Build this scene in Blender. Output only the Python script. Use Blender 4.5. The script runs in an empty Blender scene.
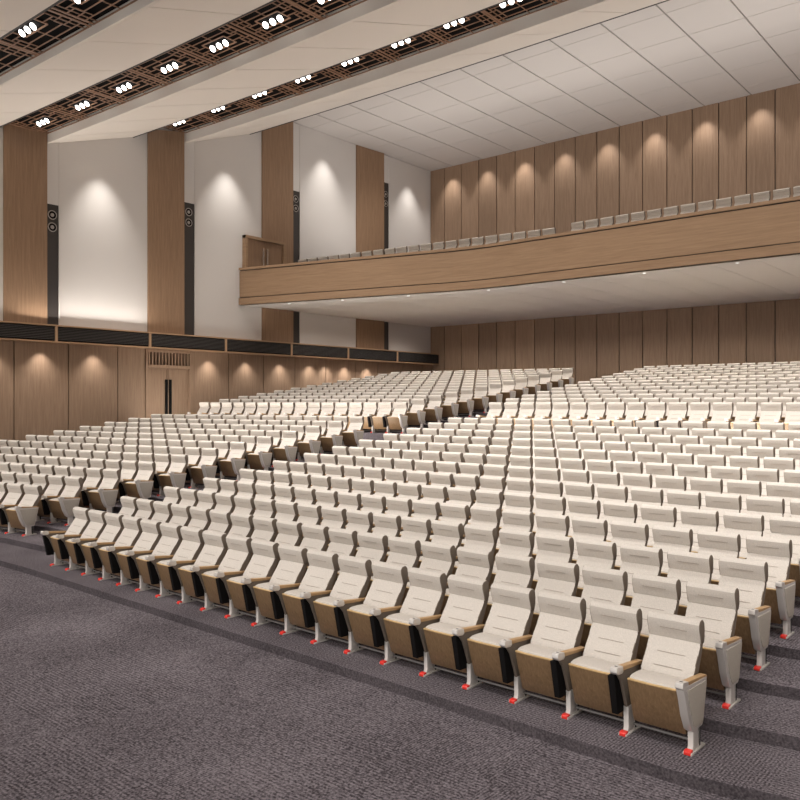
import bpy, bmesh, math, random
from mathutils import Vector, Matrix
random.seed(7)
C = bpy.context.scene.collection
SC = bpy.context.scene

# ------------------------------------------------------------------ constants
WX = -28.3                 # left wall
RX = 11.4                  # right wall (hall is symmetrical about CX)
CX = -8.45
BY = 36.0                  # rear wall
PITCH = .588

# ------------------------------------------------------------------ materials
def newmat(name):
    m = bpy.data.materials.new(name); m.use_nodes = True
    nt = m.node_tree; b = nt.nodes['Principled BSDF']
    return m, nt, b
def plain(name, col, rough=.6, metal=0, spec=.5):
    m, nt, b = newmat(name)
    b.inputs['Base Color'].default_value = (*col, 1); b.inputs['Roughness'].default_value = rough
    b.inputs['Metallic'].default_value = metal; b.inputs['Specular IOR Level'].default_value = spec
    return m
def N(nt, t, **kw):
    n = nt.nodes.new(t)
    for k, v in kw.items(): setattr(n, k, v)
    return n
def wood(name, c1, c2, scale=(9, 9, .55), rough=.5, island=.25):
    m, nt, b = newmat(name); L = nt.links.new
    tc = N(nt, 'ShaderNodeTexCoord'); mp = N(nt, 'ShaderNodeMapping'); mp.inputs['Scale'].default_value = scale
    L(tc.outputs['Object'], mp.inputs['Vector'])
    g = N(nt, 'ShaderNodeNewGeometry')
    off = N(nt, 'ShaderNodeVectorMath', operation='SCALE'); off.inputs[0].default_value = (37, 91, 53)
    L(g.outputs['Random Per Island'], off.inputs['Scale'])
    ad = N(nt, 'ShaderNodeVectorMath', operation='ADD'); L(mp.outputs[0], ad.inputs[0]); L(off.outputs[0], ad.inputs[1])
    n1 = N(nt, 'ShaderNodeTexNoise'); n1.inputs['Scale'].default_value = 1.6; n1.inputs['Detail'].default_value = 8
    n1.inputs['Roughness'].default_value = .65; n1.inputs['Distortion'].default_value = .6
    L(ad.outputs[0], n1.inputs['Vector'])
    r = N(nt, 'ShaderNodeValToRGB'); r.color_ramp.elements[0].position = .3; r.color_ramp.elements[1].position = .72
    r.color_ramp.elements[0].color = (*c2, 1); r.color_ramp.elements[1].color = (*c1, 1)
    L(n1.outputs['Fac'], r.inputs['Fac'])
    hsv = N(nt, 'ShaderNodeHueSaturation')
    mr = N(nt, 'ShaderNodeMapRange'); mr.inputs['To Min'].default_value = 1 - island/2; mr.inputs['To Max'].default_value = 1 + island/2
    L(g.outputs['Random Per Island'], mr.inputs['Value']); L(mr.outputs[0], hsv.inputs['Value'])
    L(r.outputs['Color'], hsv.inputs['Color']); L(hsv.outputs['Color'], b.inputs['Base Color'])
    b.inputs['Roughness'].default_value = rough; b.inputs['Specular IOR Level'].default_value = .3
    return m
def fabric(name, c, amt=.13, scale=190):
    m, nt, b = newmat(name); L = nt.links.new
    tc = N(nt, 'ShaderNodeTexCoord')
    n1 = N(nt, 'ShaderNodeTexNoise'); n1.inputs['Scale'].default_value = scale; n1.inputs['Detail'].default_value = 3
    L(tc.outputs['Object'], n1.inputs['Vector'])
    r = N(nt, 'ShaderNodeValToRGB'); e = r.color_ramp.elements
    e[0].position = .3; e[1].position = .7
    e[0].color = (*[v*(1-amt*1.6) for v in c], 1); e[1].color = (*[min(1, v*(1+amt)) for v in c], 1)
    L(n1.outputs['Fac'], r.inputs['Fac']); L(r.outputs['Color'], b.inputs['Base Color'])
    bp = N(nt, 'ShaderNodeBump'); bp.inputs['Strength'].default_value = .15; bp.inputs['Distance'].default_value = .004
    L(n1.outputs['Fac'], bp.inputs['Height']); L(bp.outputs[0], b.inputs['Normal'])
    b.inputs['Roughness'].default_value = .9; b.inputs['Specular IOR Level'].default_value = .2
    return m
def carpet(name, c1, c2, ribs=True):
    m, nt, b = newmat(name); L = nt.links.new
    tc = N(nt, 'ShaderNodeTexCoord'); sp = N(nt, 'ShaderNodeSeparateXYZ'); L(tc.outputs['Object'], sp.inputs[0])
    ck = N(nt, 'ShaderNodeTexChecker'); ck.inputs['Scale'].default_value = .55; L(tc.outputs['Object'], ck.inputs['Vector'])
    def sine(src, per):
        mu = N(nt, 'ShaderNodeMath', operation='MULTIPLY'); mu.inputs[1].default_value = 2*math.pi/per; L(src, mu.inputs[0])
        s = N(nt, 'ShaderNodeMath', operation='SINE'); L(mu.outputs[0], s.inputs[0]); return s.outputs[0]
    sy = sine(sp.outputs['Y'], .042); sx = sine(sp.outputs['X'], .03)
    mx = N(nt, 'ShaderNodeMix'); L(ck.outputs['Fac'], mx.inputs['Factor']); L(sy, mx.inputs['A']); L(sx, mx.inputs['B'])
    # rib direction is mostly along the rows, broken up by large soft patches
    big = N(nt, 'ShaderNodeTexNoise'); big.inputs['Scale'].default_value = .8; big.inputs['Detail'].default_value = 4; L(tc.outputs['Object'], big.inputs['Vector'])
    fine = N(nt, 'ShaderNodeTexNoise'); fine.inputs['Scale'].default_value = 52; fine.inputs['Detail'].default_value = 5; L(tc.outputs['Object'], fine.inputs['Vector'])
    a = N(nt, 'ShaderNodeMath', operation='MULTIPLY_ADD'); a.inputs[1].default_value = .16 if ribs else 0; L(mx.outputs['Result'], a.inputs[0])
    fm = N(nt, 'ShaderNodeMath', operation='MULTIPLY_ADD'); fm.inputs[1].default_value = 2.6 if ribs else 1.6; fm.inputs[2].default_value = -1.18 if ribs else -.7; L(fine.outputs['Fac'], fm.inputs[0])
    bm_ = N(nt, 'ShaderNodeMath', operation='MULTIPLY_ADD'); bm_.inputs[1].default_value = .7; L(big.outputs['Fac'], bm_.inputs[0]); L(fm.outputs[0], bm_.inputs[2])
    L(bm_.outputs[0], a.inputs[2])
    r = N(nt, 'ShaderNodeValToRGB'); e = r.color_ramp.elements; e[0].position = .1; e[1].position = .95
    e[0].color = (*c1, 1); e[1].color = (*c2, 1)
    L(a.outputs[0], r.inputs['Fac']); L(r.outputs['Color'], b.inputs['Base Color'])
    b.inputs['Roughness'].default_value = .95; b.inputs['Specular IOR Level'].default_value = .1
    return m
def emit(name, col, s):
    m, nt, b = newmat(name)
    b.inputs['Base Color'].default_value = (1, 1, 1, 1)
    b.inputs['Emission Color'].default_value = (*col, 1); b.inputs['Emission Strength'].default_value = s
    return m
M = dict(
    wall=plain('painted_plaster', (.62, .585, .555), .75),
    cloud=plain('ceiling_cloud_paint', (.80, .74, .67), .6),
    tile=plain('ceiling_tile_white', (.62, .58, .55), .75),
    soffit=plain('balcony_soffit_paint', (.86, .83, .79), .7),
    joint=plain('shadow_joint', (.05, .04, .035), .8),
    joint2=plain('tile_joint', (.28, .25, .22), .8),
    wood=wood('wall_wood', (.36, .245, .165), (.255, .165, .108)),
    wood2=wood('balcony_wood', (.345, .225, .135), (.25, .155, .09), scale=(.5, .5, 9), rough=.45, island=.05),
    colwood=wood('column_wood', (.33, .21, .13), (.235, .145, .088), rough=.45, island=.06),
    trimwood=plain('trim_wood', (.42, .26, .15), .5),
    grillewood=plain('grille_wood', (.31, .17, .10), .55),
    black=plain('black_metal', (.009, .008, .008), .9, 0, .1),
    grille=plain('charcoal_grille', (.055, .048, .044), .6),
    spk=plain('charcoal_panel', (.036, .030, .027), .5),
    fab=fabric('seat_fabric', (.58, .53, .475)),
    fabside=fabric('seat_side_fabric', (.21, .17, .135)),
    shell=wood('seat_veneer', (.29, .185, .10), (.175, .105, .052), scale=(30, 30, 3), rough=.4, island=0),
    arm=wood('arm_veneer', (.50, .32, .16), (.38, .23, .11), scale=(30, 4, 30), rough=.35, island=0),
    edge=plain('veneer_edge', (.62, .42, .20), .4),
    alu=plain('cast_aluminium', (.68, .64, .60), .32, .35),
    inlay=fabric('side_panel_fabric', (.50, .455, .395)),
    bar=plain('dull_steel', (.25, .24, .23), .4, .6),
    red=plain('red_foot', (.72, .03, .02), .4),
    thread=plain('seam_thread', (.33, .28, .235), .9),
    carpet=carpet('grey_carpet', (.040, .033, .037), (.22, .192, .208)),
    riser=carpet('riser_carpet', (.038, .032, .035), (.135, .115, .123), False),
    lamp=emit('lamp_glow', (1, .97, .92), 6),
    lamp2=emit('small_lamp_glow', (1, .97, .92), 1.4),
    steel=plain('brushed_steel', (.70, .68, .66), .25, .9),
    ring=plain('driver_ring', (.42, .39, .36), .35, .5),
)

# ------------------------------------------------------------------ mesh helpers
class MB:
    def __init__(s): s.v = []; s.f = []; s.m = []
    def add(s, vs, fs, mi=0, T=None):
        o = len(s.v)
        if T is not None: vs = [tuple(T @ Vector(v)) for v in vs]
        s.v += [tuple(v) for v in vs]; s.f += [tuple(i+o for i in f) for f in fs]; s.m += [mi]*len(fs)
    def box(s, a, b, mi=0, T=None):
        x0, y0, z0 = a; x1, y1, z1 = b
        s.add([(x0,y0,z0),(x1,y0,z0),(x1,y1,z0),(x0,y1,z0),(x0,y0,z1),(x1,y0,z1),(x1,y1,z1),(x0,y1,z1)],
              [(0,3,2,1),(4,5,6,7),(0,1,5,4),(1,2,6,5),(2,3,7,6),(3,0,4,7)], mi, T)
    def prism(s, poly, x0, x1, mi=0, T=None, axis='x'):       # poly of (y,z) extruded along x
        n = len(poly)
        f = (lambda x, p: (x, p[0], p[1])) if axis == 'x' else (lambda x, p: (p[0], p[1], x))
        vs = [f(x0, p) for p in poly] + [f(x1, p) for p in poly]
        fs = [tuple(range(n-1, -1, -1)), tuple(range(n, 2*n))] + [(i, (i+1) % n, n+(i+1) % n, n+i) for i in range(n)]
        s.add(vs, fs, mi, T)
    def loft(s, rings, mi=0, caps=True, T=None, closed=True):
        n = len(rings[0]); vs = [p for r in rings for p in r]; fs = []
        for k in range(len(rings)-1):
            for i in range(n if closed else n-1):
                j = (i+1) % n
                fs.append((k*n+i, k*n+j, (k+1)*n+j, (k+1)*n+i))
        if caps: fs += [tuple(range(n-1, -1, -1)), tuple((len(rings)-1)*n+i for i in range(n))]
        s.add(vs, fs, mi, T)
    def disc(s, c, r, n=20, h=.01, mi=0, axis='z', T=None):
        def P(a, rr, d):
            x, y = rr*math.cos(a), rr*math.sin(a)
            return (c[0]+x, c[1]+y, c[2]+d) if axis == 'z' else (c[0]+d, c[1]+x, c[2]+y)
        A = [2*math.pi*i/n for i in range(n)]
        s.loft([[P(a, r, 0) for a in A], [P(a, r, h) for a in A]], mi, T=T)
    def mesh(s, name, mats, bevel=0, smooth=False, segs=2):
        me = bpy.data.meshes.new(name); me.from_pydata(s.v, [], s.f)
        for m in mats: me.materials.append(m)
        me.polygons.foreach_set('material_index', s.m)
        bm = bmesh.new(); bm.from_mesh(me)
        bmesh.ops.recalc_face_normals(bm, faces=bm.faces)
        if bevel:
            es = [e for e in bm.edges if len(e.link_faces) == 2 and e.calc_face_angle(0) > .6]
            bmesh.ops.bevel(bm, geom=es, offset=bevel, segments=segs, affect='EDGES', clamp_overlap=True, profile=.6)
        bm.to_mesh(me); bm.free()
        if smooth:
            me.shade_smooth(); me.set_sharp_from_angle(angle=math.radians(38))
        return me
def link(name, me, parent=None, loc=None):
    o = bpy.data.objects.new(name, me); C.objects.link(o)
    if parent: o.parent = parent
    if loc: o.location = loc
    return o
def obj(name, mb, mats, parent=None, bevel=0, smooth=False, loc=None):
    if not isinstance(mats, (list, tuple)): mats = [mats]
    return link(name, mb.mesh(name, mats, bevel, smooth), parent, loc)
def struct(name, mb, mats, bevel=0):
    o = obj(name, mb, mats, None, bevel); o['kind'] = 'structure'; return o
def thing(name, label, cat, loc=(0,0,0), rz=0, group=None):
    o = bpy.data.objects.new(name, None); C.objects.link(o); o.location = loc; o.rotation_euler = (0,0,rz)
    o.empty_display_size = .1
    o['label'] = label; o['category'] = cat
    if group: o['group'] = group
    return o
def tag(o, label, cat, group=None):
    o['label'] = label; o['category'] = cat
    if group: o['group'] = group
    return o
def copy_tree(o, parent=None):
    c = o.copy(); C.objects.link(c); c.parent = parent
    for ch in KIDS.get(o, []): copy_tree(ch, c)
    return c
KIDS = {}
def index_kids(o):
    KIDS[o] = list(o.children)
    for ch in o.children: index_kids(ch)

# ------------------------------------------------------------------ seat row layout
HB = [0, .112, .224, .337]
for k in range(9): HB.append(HB[-1]+.128)            # 13 tiers of the front section
HR = [1.94+.129*k for k in range(13)]                # 13 tiers of the rear section
SL = .0173                                           # slight skew of the centre rows
A10 = math.radians(10)
CXL, CXR = -14.28, -2.52                             # centre block limits
def c_foot(n, X): return 6.75+.965*(n-1)+SL*(CXR-X)
def rc_foot(n, X): return 20.36+.985*(n-1)+.026*(CXR-X)
LFX = -17.27
def l_foot(n): return 8.20-.42*math.cos(A10)+.947*(n-1)     # row L_n stands on tier n+1
def rl_foot(n): return 20.8-.42*math.cos(A10)+.975*(n-1)

# ------------------------------------------------------------------ floor: level stage front, then curved tiers
def edge_poly(yr, ycl, yl, d):      # riser line, y at right of block, at centre-left, at left block; d = distance before the feet
    P = []
    mir = lambda x: 2*CX-x
    left = [(-14.6, ycl-d), (-15.5, ycl-d-(ycl-yl)*.22), (LFX, yl-d*.98), (-20.5, yl-d-3.2*math.tan(A10)*.95), (-24.5, yl-d-7.2*math.tan(A10)), (WX, yl-d-11*math.tan(A10))]
    P += [(CXR-.0, yr-d)] + [(x, y) for x, y in left]
    right = [(RX, left[-1][1]), (mir(-24.5), left[-2][1]), (mir(-20.5), left[-3][1]), (mir(LFX), left[-4][1]), (mir(-15.5), left[-5][1]), (mir(-14.6), yr-d+.02)]
    return right+P
levels = []                          # (edge polyline, height behind the edge)
for n in range(1, 14):
    yl = l_foot(n-1)
    levels.append((edge_poly(c_foot(n, CXR), c_foot(n, CXL), yl, .38), HB[n-1]))
e = edge_poly(c_foot(14, CXR), c_foot(14, CXL), l_foot(13), .15); levels.append((e, 1.64))
for n in range(1, 14):
    levels.append((edge_poly(rc_foot(n, CXR), rc_foot(n, CXL), rl_foot(n), .38), HR[n-1]))
mb = MB()
prev = [(x, -9.0) for x, y in levels[0][0]]; ph = -.105
for P, h in levels:
    n = len(P)
    mb.add([(x, y, ph) for x, y in prev]+[(x, y, ph) for x, y in P], [(i, i+1, n+i+1, n+i) for i in range(n-1)], 0)
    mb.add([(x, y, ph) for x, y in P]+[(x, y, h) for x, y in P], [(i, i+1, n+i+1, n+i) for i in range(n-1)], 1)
    prev, ph = P, h
n = len(prev)
mb.add([(x, y, ph) for x, y in prev]+[(x, BY, ph) for x, y in prev], [(i, i+1, n+i+1, n+i) for i in range(n-1)], 0)
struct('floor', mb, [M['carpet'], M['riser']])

# ------------------------------------------------------------------ walls
ray_y = {}
BT, BB = 5.70, 5.17                  # ledge band top and bottom
# lower wooden wall on the left: panels with dark joints
seams = [-9, -7, -5, -3, -1, 1, 3, 5, 7, 8.9, 10.6, 12.33, 14.28, 16.25, 17.43]
seams2 = [19.57, 21.49, 23.44, 25.35, 27.38, 29.48, 31.18, 33.2, 35.0, BY]
mb = MB()
mb.box((WX-.3, -9, -.122), (WX, BY, BB+.3), 1)
for S in (seams, seams2):
    for a, b in zip(S[:-1], S[1:]): mb.box((WX, a+.02, -.2), (WX+.2, b-.02, BB+.02), 0)
mb.box((WX, 17.43, 5.08), (WX+.2, 19.57, BB+.02), 0)
# upper plaster wall above the ledge, one wide bay between every two timber columns
mb.box((WX-.3, -9, BB+.3), (WX, BY, 17.2), 2)
struct('wall_left', mb, [M['wood'], M['joint'], M['wall']])
mb = MB()                            # right wall, mirror image, out of view
for a in range(-9, 36, 3): mb.box((RX-.2, a+.02, -.2), (RX, a+2.98, 5.2), 0)
mb.box((RX, -9, -.2), (RX+.3, BY, 17.2), 1)
struct('wall_right', mb, [M['wood'], M['wall']])
# rear wall, timber panels full height
pw = .0325*BY; mb = MB()
mb.box((WX, BY, 1), (RX, BY+.3, 17.2), 1)
x = -.5953*BY
while x > WX: x -= pw
lit = []
k = 0
while x < RX:
    a, b = max(x, WX), min(x+pw, RX)
    mb.box((a+.022, BY-.08, 3.0), (b-.022, BY, 16.9), 0)
    if round((x+.5953*BY)/pw) % 2 == 1: lit.append((a+b)/2)
    x += pw
struct('wall_back', mb, [M['wood'], M['joint']])

# ledge band with black ventilation grille
bx = -27.67
mb = MB(); mb.box((WX+.2, -9, BB+.02), (bx-.03, BY-.08, BT-.02), 0)
mb.box((WX, -9, BT-.0), (bx+.03, BY-.08, BT+.045), 1); mb.box((WX, -9, BB-.05), (bx+.03, BY-.08, BB-.005), 1)
divs = [-7, -3.2, .9, 5.1, 9.6, 13.62, 17.38, 21.03, 24.76, 28.52, 32.29]
for y in divs: mb.box((bx-.05, y-.045, BB-.005), (bx+.02, y+.045, BT), 1)
for i in range(8):
    z = BB+.06+i*.056; mb.box((bx-.03, -9, z), (bx-.012, BY-.09, z+.026), 2)
struct('trim_1', mb, [M['black'], M['trimwood'], M['grille']])

# ------------------------------------------------------------------ ceiling
def ytop(y):                         # underside height above a wall position
    pts = [(-9, 7.6), (3, 9.9), (7.3, 11.1), (9.2, 11.95), (12.0, 12.7), (13.55, 12.7), (17.4, 13.8), (19.4, 14.15), (22.8, 14.9), (22.9, 16.3), (BY, 16.3)]
    for (a, ha), (b, hb) in zip(pts[:-1], pts[1:]):
        if a <= y <= b: return ha+(hb-ha)*(y-a)/(b-a)
    return 16.3
def bow(X): return .5*(1-((X-CX)/19.85)**2)
TOPZ = 16.25
mb = MB()                            # flat tiled ceiling over the balcony
mb.box((WX, 20.5, TOPZ+.04), (RX, BY, TOPZ+.3), 1)
ys = [22.3, 24.4, 26.5, 28.6, 30.7, 32.8, 34.9, BY]
xs = [-28.3, -26.7]; x = -24.7
while x < RX: xs.append(x); x += 2.0
xs.append(RX)
for a, b in zip(xs[:-1], xs[1:]):
    for c, d in zip(ys[:-1], ys[1:]):
        mb.box((a+.028, c+.012, TOPZ), (b-.028, d-.012, TOPZ+.04), 0)
o = struct('ceiling', mb, [M['tile'], M['joint2']])
# acoustic cloud panels rising to the rear, each with a downstand at its front edge
def cloud(name, y0, z0, y1, z1, up, pitch, anchor):
    mb = MB()
    xs = []; x = anchor
    while x > WX: x -= pitch
    while x < RX: xs.append(max(x, WX)); x += pitch
    xs.append(RX)
    for a, b in zip(xs[:-1], xs[1:]):
        st = [a+.016, (a+b)/2, b-.016]; rings = []
        for X in st:
            d = bow(X)
            rings.append([(X, y0+d+.06, z0), (X, y1+d, z1), (X, y1+d, z1+.06), (X, y0+d+.06, z0+.06)])
        mb.loft(rings, 0)
    # downstand strip, continuous
    st = [WX+i*(RX-WX)/40 for i in range(41)]
    mb.loft([[(X, y0+bow(X)-.03, z0-.02), (X, y0+bow(X)+.03, z0-.02), (X, y0+bow(X)+.03, up), (X, y0+bow(X)-.03, up)] for X in st], 0)
    mb.loft([[(X, y0+bow(X)-.02, z0+.10), (X, y1+bow(X)-.05, z1+.09), (X, y1+bow(X)-.05, z1+.12), (X, y0+bow(X)-.02, z0+.14)] for X in st], 1)
    mb.loft([[(X, y1+bow(X)-.02, z1), (X, y1+bow(X)+.03, z1-.02), (X, y1+bow(X)+.03, z1+.6), (X, y1+bow(X)-.02, z1+.6)] for X in st], 2)
    o = struct(name, mb, [M['cloud'], M['joint2'], M['grille']])
SLOTS = [  # lattice y range at the wall, height, lamp y, pitch, x of one lamp, lamp height
    (7.3, 9.2, 11.86, [2.52, 2.4], -18.92),
    (11.9, 13.55, 12.62, [2.48,2.36,2.31,2.24,2.14,1.98], -26.95),
    (17.2, 19.37, 14.15, [2.38,2.32,2.22,2.20,2.13,2.01,1.95], -27.15)]
cloud('trim_2', -4.0, 8.05, 7.3, 11.08, 8.6, 2.45, -17.7)
cloud('trim_3', 9.2, 11.66, 11.85, 12.45, 12.1, 2.6, -18.1)
cloud('trim_4', 13.55, 12.33, 17.0, 13.42, 12.85, 2.245, -18.0)
cloud('trim_5', 19.37, 13.80, 22.8, 15.03, 14.3, 2.17, -19.2)
mb = MB()                            # closing piece above the front clouds and the riser up to the tiled ceiling
mb.box((WX, -9, 16.4), (RX, 22.4, 16.6), 0)
struct('trim_6', mb, [M['black']])
st = [WX+i*(RX-WX)/40 for i in range(41)]
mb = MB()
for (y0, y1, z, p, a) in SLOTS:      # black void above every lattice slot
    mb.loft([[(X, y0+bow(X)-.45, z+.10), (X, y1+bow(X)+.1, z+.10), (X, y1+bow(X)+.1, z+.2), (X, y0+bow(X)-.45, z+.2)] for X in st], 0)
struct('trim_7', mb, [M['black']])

# lattice modules and triple lamps
def grille_mesh(w, d):
    mb = MB(); t = .027; z0, z1 = 0, .018
    def H(x0, x1, y, th=t): mb.box((x0, y-th/2, z0), (x1, y+th/2, z1))
    def V(x, y0, y1, th=t): mb.box((x-th/2, y0, z0+.001), (x+th/2, y1, z1+.001))
    W, D = w/2, d/2
    for s in (-1, 1):
        H(-W, W, s*(D-.03), .05); V(s*(W-.045), -D, D, .07)
        # centre frame round the lamps
        H(-.46, .46, s*.22, .04); V(s*.46, -.22, .22, .04)
        H(-W, -.0, s*(D*.72)); H(0, W, s*(D*.72)) ; H(-.72, .72, s*(D*.46))
        V(0, s*.22, s*D)
        for q in (-1, 1):
            V(q*.72, s*.10, s*(D*.46)); V(q*(W-.22), s*(D*.0), s*D)
            V(q*(W-.40), s*(D*.24), s*(D*.72)); H(min(q*.46, q*(W-.22)), max(q*.46, q*(W-.22)), s*.10)
            H(min(q*(W-.40), q*W), max(q*(W-.40), q*W), s*(D*.24)); H(min(q*(W-.40), q*W), max(q*(W-.40), q*W), s*(D*.50))
    return mb
spots = []
words = ['first', 'second', 'third', 'fourth', 'fifth', 'sixth', 'seventh', 'eighth', 'ninth', 'tenth', 'eleventh', 'twelfth', 'thirteenth',
         'fourteenth', 'fifteenth', 'sixteenth', 'seventeenth', 'eighteenth', 'nineteenth', 'twentieth', 'twenty-first', 'twenty-second']
slotname = ['nearest ceiling slot', 'middle ceiling slot', 'rearmost ceiling slot']
for si, (y0, y1, z, p, a) in enumerate(SLOTS):
    pl_ = p; p = 2.2; gm = grille_mesh(p, y1-y0-.02).mesh('ceiling_grille', [M['grillewood']])
    pl = MB(); pl.box((-.43, -.17, .045), (.43, .17, .06)); plm = pl.mesh('lamp_housing', [M['black']], .01)
    dl = MB(); dl.disc((0, 0, -.006), .088, 24, .012); dlm = dl.mesh('lamp', [M['lamp']])
    rg = MB(); rg.disc((0, 0, -.004), .115, 24, .02); rgm = rg.mesh('lamp_ring', [M['black']])
    Xs = [a]
    while Xs[0]-pl_[0] > WX+.3: Xs.insert(0, Xs[0]-pl_[0])
    q = 0
    while Xs[-1] < RX-.8:
        Xs.append(Xs[-1]+pl_[min(q, len(pl_)-1)]); q += 1
    wd = [Xs[i+1]-Xs[i] for i in range(len(Xs)-1)]+[pl_[-1]]
    seen = 0; lastvis = {0: -14.6, 1: -11.5, 2: -9.5}[si]; firstvis = {0: -21.6, 1: -99, 2: -99}[si]
    for X, wd_ in zip(Xs, wd):
        if X > RX-.6: continue
        yc = (y0+y1)/2+bow(X); sl = -2*.5*(X-CX)/19.85**2; rz = math.atan(sl)
        vis = firstvis < X < lastvis
        if vis or (X < lastvis and X > -24):
            nm = words[seen]; seen += 1
            g = tag(link('ceiling_grille', gm, None, (X, yc, z)), f'brown lattice screen of the {slotname[si]}, {nm} from the left wall' if si else f'brown lattice screen of the {slotname[si]}, {nm} from the left edge', 'ceiling grille', 'lattice screens in the ceiling slots')
            g.rotation_euler.z = rz; g.scale.x = (wd_)/p
            t = thing('ceiling_spotlight', f'lit triple spotlight in the {slotname[si]}, {nm} from the left', 'spotlight', (X, yc, z-.02), rz, 'triple spotlights in the ceiling slots')
            link('lamp_housing', plm, t)
            for dx in (-.27, 0, .27):
                l = link('lamp', dlm, t, (dx, 0, -.03)); l.rotation_euler.x = math.radians(-42)
        spots.append((X, yc, z, si))

# ------------------------------------------------------------------ timber columns, speaker strips, wall reveals
cols = [(-5.6, -4.1, -3.7), (.3, 1.8, 2.2), (6.2, 7.7, 8.1), (12.04, 13.50, 13.96), (17.65, 19.25, 19.80), (23.50, 25.25, 25.72), (29.72, 31.70, 32.16)]
stop = {3: 10.14, 4: 11.30, 5: 13.0, 6: 14.75}
heights = {3: (12.62, 12.9), 4: (13.75, 14.3), 5: (15.2, 16.2), 6: (16.2, 16.2)}
cdesc = {3: 'tall timber wall column nearest the left edge, beside white panels', 4: 'tall timber wall column rising behind the side door',
         5: 'timber wall column crossed by the end of the balcony', 6: 'rearmost timber wall column, nearest the hall corner'}
tri = 6
def Wx(d): return WX+d
for i, (a, b, c) in enumerate(cols):
    t1 = 16.24 if i >= 5 else ytop(a)+.05
    t2 = 16.24 if i >= 5 else ytop(c)+.25
    if i < 3: t1 = t2 = ytop(a)-.1
    mb = MB()
    # wedge in plan: flush on the stage side, standing out at the speaker side
    mb.add([(WX-.1, a, BT+.04), (Wx(.06), a, BT+.04), (Wx(.20), b, BT+.04), (WX-.1, b, BT+.04),
            (WX-.1, a, t1), (Wx(.06), a, t1), (Wx(.20), b, t2 if i > 4 else ytop(b)+.05), (WX-.1, b, t2 if i > 4 else ytop(b)+.05)],
           [(0,3,2,1),(4,5,6,7),(0,1,5,4),(1,2,6,5),(2,3,7,6),(3,0,4,7)])
    tri += 0
    o = obj('wall_column', mb, M['colwood'])
    if i >= 3: tag(o, cdesc[i], 'column', 'timber columns on the left wall')
    else: o.name = 'trim_%d' % (20+i); o['kind'] = 'structure'
    if i < 3: continue
    # plaster reveal above the speaker strip
    mb = MB(); zt = ytop(c)-.02
    mb.box((WX, b, stop[i]), (Wx(.12), c, min(zt, 16.2)))
    mb.box((WX, c-.0, BT+.04), (Wx(.135), c+.03, min(zt, 16.2)))
    struct('trim_%d' % (5+i), mb, [M['wall']])
    t = thing('column_speaker', ['tall dark speaker strip beside the column nearest the left edge', 'tall dark speaker strip beside the column above the side door',
              'tall dark speaker strip rising behind the left end of the balcony', 'tall dark speaker strip nearest the hall corner'][i-3], 'speaker', (Wx(0), (b+c)/2, BT+.045), 0, 'column speakers on the left wall')
    hw = (c-b)/2-.006; H = stop[i]-BT-.045
    mb = MB(); mb.box((0, -hw, 0), (.10, hw, H)); obj('housing', mb, M['spk'], t)
    for dz in ((.38, .82) if i < 6 else (.62, 1.12)):
        mb = MB(); n = 24
        A = [2*math.pi*k/n for k in range(n)]
        r0 = min(hw*.78, .17)
        prof = [(.10, r0), (.125, r0*.97), (.125, r0*.82), (.108, r0*.80), (.103, r0*.42), (.120, r0*.34), (.122, 0.001)]
        mb.loft([[(d, r*math.cos(q), H-dz+r*math.sin(q)) for q in A] for d, r in prof[:4]], 0, caps=False)
        mb.loft([[(d, r*math.cos(q), H-dz+r*math.sin(q)) for q in A] for d, r in prof[3:5]], 1, caps=False)
        mb.loft([[(d, r*math.cos(q), H-dz+r*math.sin(q)) for q in A] for d, r in prof[4:]], 0, caps=False)
        obj('speaker_driver', mb, [M['ring'], M['black']], t, smooth=True)

# ------------------------------------------------------------------ side door (lower left wall)
d0, d1 = 17.43, 19.57; fx = WX+.26; fl = 1.0
mb = MB(); z0, z1, zt = .35, 4.36, 5.10
mb.box((WX, d0, z0), (fx, d0+.10, zt)); mb.box((WX, d1-.10, z0), (fx, d1, zt)); mb.box((WX, d0+.1, zt-.10), (fx, d1-.1, zt)); mb.box((WX, d0+.1, z1), (fx+.01, d1-.1, z1+.13))
mb.box((WX, d0+.1, z1+.13), (WX+.05, d1-.1, zt-.1))
nsl = 13
for i in range(nsl):
    y = d0+.1+(i+.5)*(d1-d0-.2)/nsl; mb.box((WX+.05, y-.03, z1+.13), (fx-.03, y+.03, zt-.1))
dr = struct('door_1', mb, [M['wood']])
mid = (d0+d1)/2
for s, (a, b) in enumerate(((d0+.1, mid-.005), (mid+.005, d1-.1))):
    mb = MB(); mb.box((WX+.05, a+.005, z0), (WX+.13, b-.005, z1-.005)); mb.box((WX+.13, (mid-.06 if s == 0 else mid+.01), z1-.62), (WX+.15, (mid-.01 if s == 0 else mid+.06), z1-.05))
    lf = obj('door_leaf', mb, M['wood'], dr)
    mb = MB(); yy = mid-.09 if s == 0 else mid+.09
    mb.box((WX+.15, yy-.05, 2.4), (WX+.21, yy+.05, z1-.45)); h = obj('door_handle', mb, M['black'], lf); h['label'] = 'long black pull handle'

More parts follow.
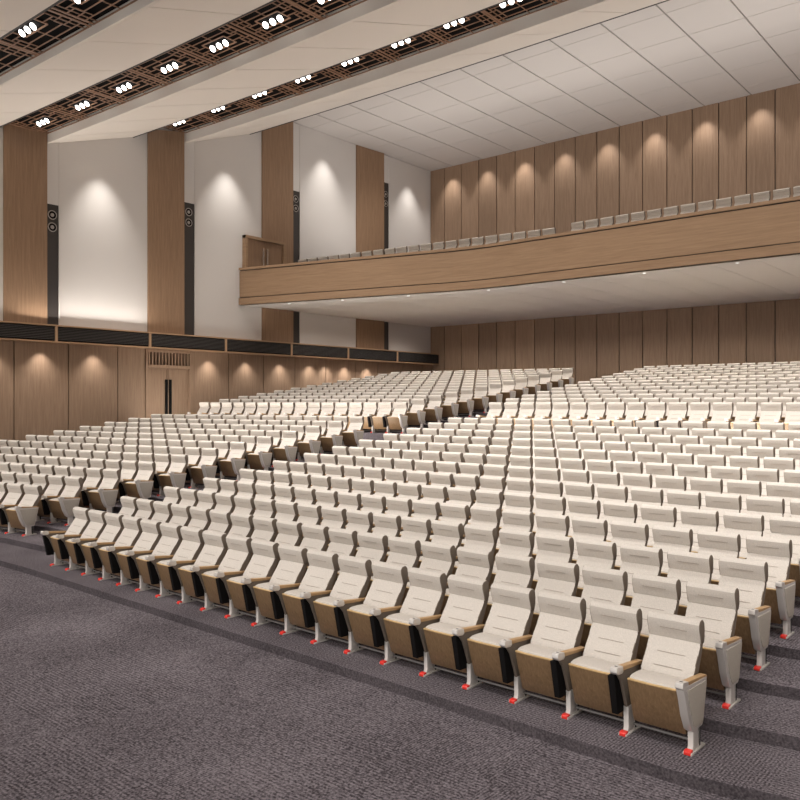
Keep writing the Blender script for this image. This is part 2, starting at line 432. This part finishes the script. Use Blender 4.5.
# ------------------------------------------------------------------ balcony
FB, FT = 7.30, 8.94
def fas(X):                          # fascia line of the balcony front
    mir = 2*CX-X if X > CX else X
    if mir >= -16: return 24.95
    if mir >= -18.4: t = (-16-mir)/2.4; return 24.95-.23*t*t
    return 24.72-(-18.4-mir)*.252
st = [WX+.02, -26, -24, -22, -20, -18.4, -17.8, -17.2, -16.6, -16, -12, CX]; st = st+[2*CX-x for x in reversed(st[:-1])]
def strip(mb, y0, y1, z0, z1, mi=0):
    mb.loft([[(X, fas(X)+y0, z0), (X, fas(X)+y1, z0), (X, fas(X)+y1, z1), (X, fas(X)+y0, z1)] for X in st], mi)
t = thing('balcony', 'long wooden balcony front spanning the hall above the rear seating', 'balcony', (-14, 24.95, FB))
T0 = Vector((-14, 24.95, FB))
def local(mb): mb.v = [tuple(Vector(v)-T0) for v in mb.v]; return mb
mb = MB(); strip(mb, 0, .22, 7.64, 8.80); obj('fascia_board', local(mb), M['wood2'], t)
mb = MB(); strip(mb, -.05, .22, 7.30, 7.60); o = obj('lower_ledge', local(mb), M['wood2'], t)
mb = MB(); strip(mb, -.05, .26, 8.84, 8.94); o = obj('top_rail', local(mb), M['wood2'], t)
mb = MB(); strip(mb, .04, .20, 7.59, 7.65); strip(mb, .04, .20, 8.79, 8.85); o = obj('shadow_gap', local(mb), M['joint'], t)
mb = MB()
# balcony slab: soffit in long boards with joints, deck above
xs = []; x = -7.35
while x > WX: x -= 1.35
while x < RX: xs.append(max(x, WX+.01)); x += 1.35
xs.append(RX)
for a, b in zip(xs[:-1], xs[1:]):
    mb.add([(a+.006, fas(a)-.02, FB), (b-.006, fas(b)-.02, FB), (b-.006, BY-.08, FB), (a+.006, BY-.08, FB), (a+.006, fas(a)-.02, FB+.03), (b-.006, fas(b)-.02, FB+.03), (b-.006, BY-.08, FB+.03), (a+.006, BY-.08, FB+.03)],
           [(0,3,2,1),(4,5,6,7),(0,1,5,4),(1,2,6,5),(2,3,7,6),(3,0,4,7)], 0)
mb.loft([[(X, fas(X)+.05, FB+.04), (X, BY-.08, FB+.04), (X, BY-.08, FB+.2), (X, fas(X)+.05, FB+.2)] for X in st], 1)
obj('soffit', local(mb), [M['soffit'], M['joint2']], t)
mb = MB()
mb.loft([[(X, fas(X)+.20, FB+.21), (X, BY-.08, FB+.21), (X, BY-.08, 9.6), (X, fas(X)+3.6, 9.6), (X, fas(X)+3.6, 8.62), (X, fas(X)+.20, 8.62)] for X in st], 0)
obj('balcony_deck', local(mb), M['carpet'], t)

# soffit downlights (small)
sm = MB(); sm.disc((0, 0, -.012), .05, 16, .012)
smm = sm.mesh('recessed_downlight', [M['lamp2']])
sofl = []
for k, X in enumerate((-26.2, -23.6, -20.6, -17.2, -14.0, -11.0, -8.0)):
    o = tag(link('recessed_downlight', smm, None, (X, fas(X)+.55, FB)), f'small round recessed downlight near the balcony soffit edge, {words[k]} from the left', 'downlight', 'downlights in the balcony soffit')
    sofl.append((X, fas(X)+.55))

# balcony side door portal
mb = MB(); px = WX+.24; a, b, z0, z1 = 22.40, 24.75, 8.70, 10.42
mb.box((WX, a, z0), (px, a+.14, z1)); mb.box((WX, b-.14, z0), (px, b, z1)); mb.box((WX, a, z1-.12), (px+.01, b, z1))
d2 = struct('door_2', mb, [M['wood2']])
mid = (a+b)/2
for s, (u, v) in enumerate(((a+.14, mid-.004), (mid+.004, b-.14))):
    mb = MB(); mb.box((WX, u, z0), (WX+.11, v, z1-.12)); lf = obj('door_leaf', mb, M['colwood'], d2)
    mb = MB(); yy = mid-.12 if s == 0 else mid+.12
    mb.box((WX+.15, yy-.03, 8.8), (WX+.21, yy+.03, 9.95)); mb.box((WX+.11, yy-.02, 8.95), (WX+.16, yy+.02, 9.01)); mb.box((WX+.11, yy-.02, 9.75), (WX+.16, yy+.02, 9.81))
    h = obj('door_handle', mb, M['steel'], lf); h['label'] = 'long pale steel pull handle'

# ------------------------------------------------------------------ the auditorium seat
def stations(w, inset=.012):
    x0, x1 = w
    L = x1-x0
    return [(x0, .90), (x0+.006, .98), (x0+.02, 1), (x0+L*.25, 1), (x0+L*.5, 1), (x0+L*.75, 1), (x1-.02, 1), (x1-.006, .98), (x1, .90)]
def padded(ring, w, bulge=0.0, fsel=None):
    cy = sum(p[0] for p in ring)/len(ring); cz = sum(p[1] for p in ring)/len(ring)
    x0, x1 = w; rings = []
    for x, s in stations(w):
        u = (x-x0)/(x1-x0)*2-1
        b = bulge*(1-u*u)
        rings.append([(x, cy+(y-cy)*s-b*(1 if y < cy else 0), cz+(z-cz)*s+(b*.25 if z > cz else 0)) for y, z in ring])
    return rings
W0, W1 = .068, .545
HEAD = [(.392,.842),(.374,.90),(.350,.965),(.346,1.012),(.366,1.040),(.405,1.053),(.440,1.048),(.466,1.020),(.476,.96),(.474,.88),(.455,.83),(.42,.828)]
BACK = [(.388,.840),(.333,.755),(.268,.670),(.200,.575),(.180,.52),(.190,.45),(.225,.43),(.270,.48),(.33,.58),(.395,.70),(.452,.82),(.44,.838)]
SHELLB = [(.480,1.0),(.492,.99),(.488,.86),(.435,.73),(.360,.57),(.290,.45),(.235,.385),(.220,.395),(.275,.47),(.345,.58),(.415,.73),(.472,.86)]
CUSH = [(-.060,.540),(-.045,.562),(.0,.572),(.09,.572),(.175,.566),(.188,.54),(.184,.45),(.165,.30),(.140,.20),(.115,.170),(.090,.18),(.005,.37),(-.045,.50)]
SHELLS = [(-.078,.536),(-.062,.544),(-.046,.502),(.004,.370),(.085,.180),(.112,.158),(.110,.132),(.074,.128),(.056,.140),(-.018,.350),(-.066,.500)]
def part_meshes(detail):
    R = {}
    mb = MB(); mb.loft(padded(HEAD, (W0-.006, W1+.006)), 0)
    xm = (W0+W1)/2
    if detail: mb.add([(xm-.125+a*.25, (.3525)+b*.02, .9375+c*.004) for a in (0,1) for b in (0,1) for c in (0,1)], [(0,1,3,2),(4,6,7,5),(0,4,5,1),(2,3,7,6),(0,2,6,4),(1,5,7,3)], 1)
    R['headrest'] = (mb, [M['fab'], M['thread'], M['fabside']])
    mb = MB(); mb.loft(padded(BACK, (W0, W1), .0), 0)
    if detail:
        for y, z in ((.311, .727), (.232, .622)):
            mb.add([(xm-.13+dx*.26, y-.004+dy, z+dz) for dx in (0, 1) for dy, dz in ((0, 0), (.004, .005), (.02, -.01))], [(0,1,4,3),(1,2,5,4),(2,0,3,5),(0,2,1),(3,4,5)], 1)
    R['backrest'] = (mb, [M['fab'], M['thread'], M['fabside']])
    mb = MB(); mb.loft(padded(SHELLB, (W0+.01, W1-.01)), 0); R['back_shell'] = (mb, [M['shell']])
    mb = MB(); mb.loft(padded(CUSH, (W0+.004, W1-.004), .022), 0); R['seat_cushion'] = (mb, [M['fab']])
    mb = MB(); mb.loft(padded(SHELLS, (W0, W1), .030), 0)
    if detail:
        rr = []
        for x, s in stations((W0+.002, W1-.002)):
            u = (x-W0)/(W1-W0)*2-1; bb = .030*(1-u*u)
            rr.append([(x, -.076-bb, .537+bb*.2), (x, -.060-bb, .545+bb*.2), (x, -.056-bb, .551+bb*.2), (x, -.079-bb, .548+bb*.2)])
        mb.loft(rr, 1)
    R['seat_shell'] = (mb, [M['shell'], M['edge']])
    mb = MB(); mb.prism([(-.09,.632),(-.07,.642),(.33,.602),(.350,.585),(.345,.572),(.30,.576),(-.09,.606)], -.030, .030); R['armrest'] = (mb, [M['arm']])
    mb = MB(); mb.prism([(-.200,.652),(-.185,.660),(-.085,.648),(-.075,.60),(-.10,.585),(-.180,.592),(-.205,.615)], -.033, .033)
    if detail: mb.box((-.016, -.165, .655), (.016, -.145, .6585), 1)
    R['arm_cap'] = (mb, [M['alu'], M['black']])
    mb = MB()
    mb.prism([(.028,.02),(.045,.06),(.040,.25),(.155,.25),(.160,.06),(.175,.02)], -.024, .024, 0)
    mb.box((-.040, -.03, 0), (.040, .28, .018), 0)
    mb.box((-.026, .168, .02), (-.016, .205, .2), 1); mb.box((.016, .168, .02), (.026, .205, .2), 1)
    R['pedestal'] = (mb, [M['alu'], M['black']])
    mb = MB(); mb.prism([(-.034,.0),(-.034,.024),(-.022,.034),(.022,.038),(.022,.0)], -.030, .030); R['foot_cap'] = (mb, [M['red']])
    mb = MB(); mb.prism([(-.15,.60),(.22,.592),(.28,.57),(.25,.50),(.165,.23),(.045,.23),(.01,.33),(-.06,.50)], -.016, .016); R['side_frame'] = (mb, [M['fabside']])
    mb = MB(); mb.add([(-.085,-.150,.560),(-.022,-.150,.572),(-.022,.06,.572),(-.085,.06,.560),(-.080,-.075,.200),(-.022,-.075,.200),(-.022,.09,.200),(-.080,.09,.200)],
                      [(0,1,2,3),(4,7,6,5),(0,4,5,1),(1,5,6,2),(2,6,7,3),(3,7,4,0)]); R['tablet_box'] = (mb, [M['black']])
    mb = MB(); mb.box((.03, .13, .060), (PITCH-.03, .15, .080)); R['cross_bar'] = (mb, [M['bar']])
    # end of row: shield-shaped panel on its own pedestal
    ENDP = [(-.285,.62),(-.27,.605),(.30,.585),(.31,.56),(.205,.235),(.18,.205),(.02,.205),(-.005,.235),(-.20,.52)]
    mb = MB(); mb.prism([(-.185,.620),(.330,.588),(.325,.55),(.235,.205),(.215,.190),(.020,.190),(-.020,.215),(-.095,.35),(-.145,.50),(-.180,.58)], -.036, .036); R['end_panel'] = (mb, [M['alu']])
    mb = MB()
    for s in (-1, 1): mb.prism([(-.115,.580),(.305,.562),(.302,.53),(.222,.222),(.055,.222),(.020,.250),(-.040,.36),(-.090,.50)], s*.034, s*.043)
    R['inlay_panel'] = (mb, [M['inlay']])
    return R
HI = part_meshes(True)
bev = dict(arm_cap=.008, armrest=.005, pedestal=.003, foot_cap=.003, end_panel=.010, inlay_panel=.003, side_frame=.004, tablet_box=.004, cross_bar=.004)
PM = {k: mb.mesh(k, mats, bev.get(k, 0), True) for k, (mb, mats) in HI.items()}
# darker side cheeks on the pads (the fabric edging seen from the side)
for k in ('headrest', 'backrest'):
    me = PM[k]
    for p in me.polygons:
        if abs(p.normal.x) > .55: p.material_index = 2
def seat_tree(kind, end=False):
    t = bpy.data.objects.new('auditorium_seat', None); C.objects.link(t); t.empty_display_size = .1
    hr = link('backrest', PM['backrest'], t); link('headrest', PM['headrest'], t)
    link('back_shell', PM['back_shell'], t); link('seat_cushion', PM['seat_cushion'], t); link('seat_shell', PM['seat_shell'], t)
    if kind == 'far': 
        link('armrest', PM['armrest'], t); link('pedestal', PM['pedestal'], t)
    else:
        ar = link('armrest', PM['armrest'], t); link('arm_cap', PM['arm_cap'], ar)
        pd = link('pedestal', PM['pedestal'], t); link('foot_cap', PM['foot_cap'], pd)
        link('side_frame', PM['side_frame'], t); link('tablet_box', PM['tablet_box'], t); link('cross_bar', PM['cross_bar'], t)
    if end:
        off = (PITCH, 0, 0)
        ar = link('armrest', PM['armrest'], t, off); c = link('arm_cap', PM['arm_cap'], ar)
        pd = link('pedestal', PM['pedestal'], t, off); link('foot_cap', PM['foot_cap'], pd)
        ep = link('end_panel', PM['end_panel'], t, off); link('inlay_panel', PM['inlay_panel'], ep)
    index_kids(t)
    return t
PROTO = {}
used = set()
def new_seat(kind, end):
    key = (kind, end)
    if key not in PROTO: PROTO[key] = seat_tree(kind, end); return PROTO[key]
    return copy_tree(PROTO[key])

# every seat position: (x, y, z, rotation, scale x, block, row, index from aisle, row length, is_end)
seats = []
def add_row(block, row, right, ang, count, pitch, z):
    """right = foot position of the standard at the right end; seats run to the left"""
    dx, dy = math.cos(ang), math.sin(ang)
    for i in range(count):
        k = i+1
        seats.append(dict(x=right[0]-dx*pitch*k, y=right[1]-dy*pitch*k, z=z, r=ang, s=pitch/PITCH, block=block, row=row, i=i, n=count, end=(i == 0)))
for n in range(1, 14):
    add_row('C', n, (CXR, c_foot(n, CXR)), -math.atan(SL), 20, PITCH, HB[n-1])
for n in range(1, 13):
    add_row('L', n, (LFX, l_foot(n)), A10, 16, .606, HB[n])
for n in range(1, 14):
    add_row('RC', n, (CXR, rc_foot(n, CXR)), -math.atan(.026), 20, PITCH, HR[n-1])
    add_row('RL', n, (LFX, rl_foot(n)), A10, 16, .606, HR[n-1])
yaw = math.atan(677/795); cy, sy = math.cos(yaw), math.sin(yaw)
def cam(x, y, z):
    Z = -sy*x+cy*y; X = cy*x+sy*y
    return (400+795*X/Z, 402-795*(z-3)/Z, Z) if Z > .2 else (-999, -999, 1)
pool = []
for s in seats:
    mx = s['x']+math.cos(s['r'])*.3; my = s['y']+math.sin(s['r'])*.3+.3
    px_, py_, Z = cam(mx, my, s['z']+1.0)
    s['px'], s['Z'] = px_, Z
    if not (-14 < px_ < 812): s['vis'] = False; continue
    s['vis'] = True
    full = s['row'] == 1 or (s['end'] and s['block'] in ('L', 'RL'))
    s['area'] = (1.0 if full else .45)/(Z*Z)
    pool.append(s)
pool.sort(key=lambda s: -s['area'])
ids = set(id(s) for s in pool[:300])
BN = {'C': 'front centre block', 'L': 'front left block', 'RC': 'rear centre block', 'RL': 'rear left block'}
rank = {id(s): k for k, s in enumerate(pool)}
for s in seats:
    if id(s) not in ids: continue
    far = rank[id(s)] > 170 and not s['row'] == 1 and not s['end']
    o = new_seat('far' if far else 'near', s['end'])
    o.location = (s['x'], s['y'], s['z']); o.rotation_euler = (0, 0, s['r']); o.scale = (s['s'], 1, 1)
    ordn = words[s['i']]
    row = 'front row' if s['row'] == 1 else words[s['row']-1]+' row'
    if s['end']: lab = f"cream seat ending the {row} of the {BN[s['block']]}, with shield-shaped aisle panel" if s['row'] < 14 else ''
    else: lab = f"cream seat, {row} of the {BN[s['block']]}, {ordn} from its right aisle"
    tag(o, lab, 'auditorium seat', 'auditorium seats in the '+BN[s['block']])
# the rest, beyond the first 300 in view, as one crowd
def tile_seats(lst, name):
    LO = part_meshes(False)
    base = MB(); mats = []
    idx = {}
    def addp(k, offx=0):
        mb, ms = LO[k]
        mp = []
        for m in ms:
            if m not in mats: mats.append(m)
            mp.append(mats.index(m))
        o = len(base.v); base.v += [(v[0]+offx, v[1], v[2]) for v in mb.v]
        base.f += [tuple(i+o for i in f) for f in mb.f]; 
        base.m += [mp[i] for i in mb.m]
    for k in ('headrest', 'backrest', 'back_shell', 'seat_cushion', 'seat_shell', 'armrest', 'arm_cap', 'pedestal'): addp(k)
    nrm = len(base.v), len(base.f)
    addp('end_panel', PITCH); addp('pedestal', PITCH); addp('armrest', PITCH); addp('inlay_panel', PITCH)
    V, F, MI = [], [], []
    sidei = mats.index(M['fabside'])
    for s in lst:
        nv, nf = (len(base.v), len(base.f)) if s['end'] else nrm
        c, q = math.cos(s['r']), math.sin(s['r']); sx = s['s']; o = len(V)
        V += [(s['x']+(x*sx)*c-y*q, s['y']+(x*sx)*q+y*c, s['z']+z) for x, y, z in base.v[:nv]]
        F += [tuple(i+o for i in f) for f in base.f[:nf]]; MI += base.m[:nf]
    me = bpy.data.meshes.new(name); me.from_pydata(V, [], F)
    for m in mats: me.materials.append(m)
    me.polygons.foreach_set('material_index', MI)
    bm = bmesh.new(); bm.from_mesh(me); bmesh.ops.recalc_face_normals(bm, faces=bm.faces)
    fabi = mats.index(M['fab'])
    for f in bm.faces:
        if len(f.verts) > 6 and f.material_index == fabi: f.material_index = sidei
    bm.to_mesh(me); bm.free()
    me.shade_smooth(); me.set_sharp_from_angle(angle=math.radians(38))
    return link(name, me)
rest = [s for s in seats if id(s) not in ids]
o = tile_seats(rest, 'auditorium_seats'); o['kind'] = 'stuff'
tag(o, 'distant rows of cream folding auditorium seats filling the rear tiers', 'auditorium seats')

# balcony seats
bk = 0
def balcony_row(p0, p1, count, side):
    global bk
    ang = math.atan2(p1[1]-p0[1], p1[0]-p0[0]); L = math.hypot(p1[0]-p0[0], p1[1]-p0[1]); pit = L/count
    for i in range(count):
        o = new_seat('far', False)
        o.location = (p0[0]+math.cos(ang)*pit*i, p0[1]+math.sin(ang)*pit*i, 8.62); o.rotation_euler = (0, 0, ang); o.scale = (pit/PITCH, 1, 1)
        tag(o, (f'grey-beige seat top above the left balcony rail, {words[i]} from its left end' if side == 'l' else f'pale seat top above the right balcony rail, {words[i]} from the balcony aisle'), 'balcony seat', 'seats behind the balcony rail, '+('left' if side == 'l' else 'right')+' group')
balcony_row((-27.8, 24.9), (-15.1, 26.6), 21, 'l')
balcony_row((-14.4, 26.3), (-14.4+.588*14, 26.28), 14, 'r')

# ------------------------------------------------------------------ lights
def spot(loc, target, power, size, blend=.6, r=.08, col=(1, .95, .89)):
    l = bpy.data.lights.new('spot', 'SPOT'); l.energy = power; l.spot_size = math.radians(size); l.spot_blend = blend; l.shadow_soft_size = r; l.color = col
    o = bpy.data.objects.new('spot_lamp', l); C.objects.link(o); o.location = loc
    o.rotation_euler = (Vector(target)-Vector(loc)).to_track_quat('-Z', 'Y').to_euler()
    return o
KP = 1.0
for X, y, z, si in spots:
    if X < WX+2.6 or X > RX-2.6: continue
    spot((X, y, z-.12), (X, y+6.5, .5), {0: 1080, 1: 740, 2: 470}[si]*KP, 82, .85, .20, (1, .965, .93))
for X in [-26+2.6*i for i in range(14)]:      # two unseen spot rows added over the stage front to brighten the seats
    spot((X, 3.0, 9.6), (X, 9.0, .3), 620, 84, .85, .2, (1, .965, .93))
    spot((X, -3.0, 8.0), (X, 1.0, 0), 330, 100, .85, .2, (1, .965, .93))
# wall washers on the plaster bays
for (y, z) in ((10.3, 11.2), (15.6, 11.85), (21.5, 13.4), (27.4, 15.3), (33.9, 15.3)):
    spot((WX+.90, y, z+.78), (WX+.36, y+.05, z-5), 640, 68, 1.0, .08, (1, .96, .91))
# rear wall washers above the balcony, on every second timber panel
for X in lit:
    spot((X, BY-.62, TOPZ-.05), (X, BY-.36, 8.5), 300, 78, .9, .06, (1, .96, .92))
# under the ledge, on the lower wooden wall
for y in (-5, -1, 3, 7, 9.7, 11.5, 13.24, 15.24, 20.42, 22.41, 24.4, 26.25, 27.3, 28.65, 30.3):
    spot((WX+.56, y, BB-.08), (WX+.42, y, 1.5), 135, 92, .95, .04, (1, .95, .90))
# under the balcony
for X in [-26+2.6*i for i in range(15)]:
    for y in (26.5, 29.8, 33.0):
        spot((X, y, FB-.06), (X, y, 2), 235, 150, .9, .12)
# flat ceiling downlights over the balcony
for X in [-25+4.2*i for i in range(9)]:
    for y in (27.0, 31.0):
        spot((X, y, TOPZ-.06), (X, y, 5), 380, 130, .9, .12)

# added area lights, hidden behind the balcony seats, to brighten the tiled ceiling
def area(loc, sx, sy_, power, up=True):
    l = bpy.data.lights.new('area', 'AREA'); l.shape = 'RECTANGLE'; l.size = sx; l.size_y = sy_; l.energy = power; l.color = (1, .95, .89)
    o = bpy.data.objects.new('fill_uplight', l); C.objects.link(o); o.location = loc
    if up: o.rotation_euler = (math.pi, 0, 0)
    return o
for X in (-23, -15, -7, 1, 8): area((X, 29.0, 9.9), 6, 2.0, 190)
# invented fill lights on the cross-aisle floor, lifting the balcony soffit
for k in range(4):
    o = area((-13+3.1*k, 19.75, 1.70), 2.6, .2, 80); o.rotation_euler = (math.pi-.45, 0, 0)
for k in range(3):
    o = area((-26+3.4*k, 17.6+.6*k, 1.72), 2.6, .2, 80); o.rotation_euler = (math.pi-.45, 0, 0)
# unseen fill strips put above the side ledges to lighten the clouds
for k in range(3):
    for sx, rot in ((WX+.45, -.35), (RX-.45, .35)):
        o = area((sx, 3+k*6.0, BT+.12), .25, 5.2, 130); o.rotation_euler = (0, math.pi-rot*1.6, 0)
w = bpy.data.worlds.new('world'); SC.world = w; w.use_nodes = True
w.node_tree.nodes['Background'].inputs[0].default_value = (1, .96, .92, 1); w.node_tree.nodes['Background'].inputs[1].default_value = 1.4

# ------------------------------------------------------------------ camera
cd = bpy.data.cameras.new('camera'); co = bpy.data.objects.new('camera', cd); C.objects.link(co)
cd.sensor_width = 36; cd.lens = 36*795/800; cd.shift_y = 2/800; cd.clip_end = 200
co.location = (0, 0, 3.0); co.rotation_euler = (math.radians(90), 0, yaw)
SC.camera = co
vs = SC.view_settings; vs.view_transform = 'Standard'; vs.look = 'None'; vs.gamma = 1; vs.exposure = 0; vs.use_curve_mapping = False
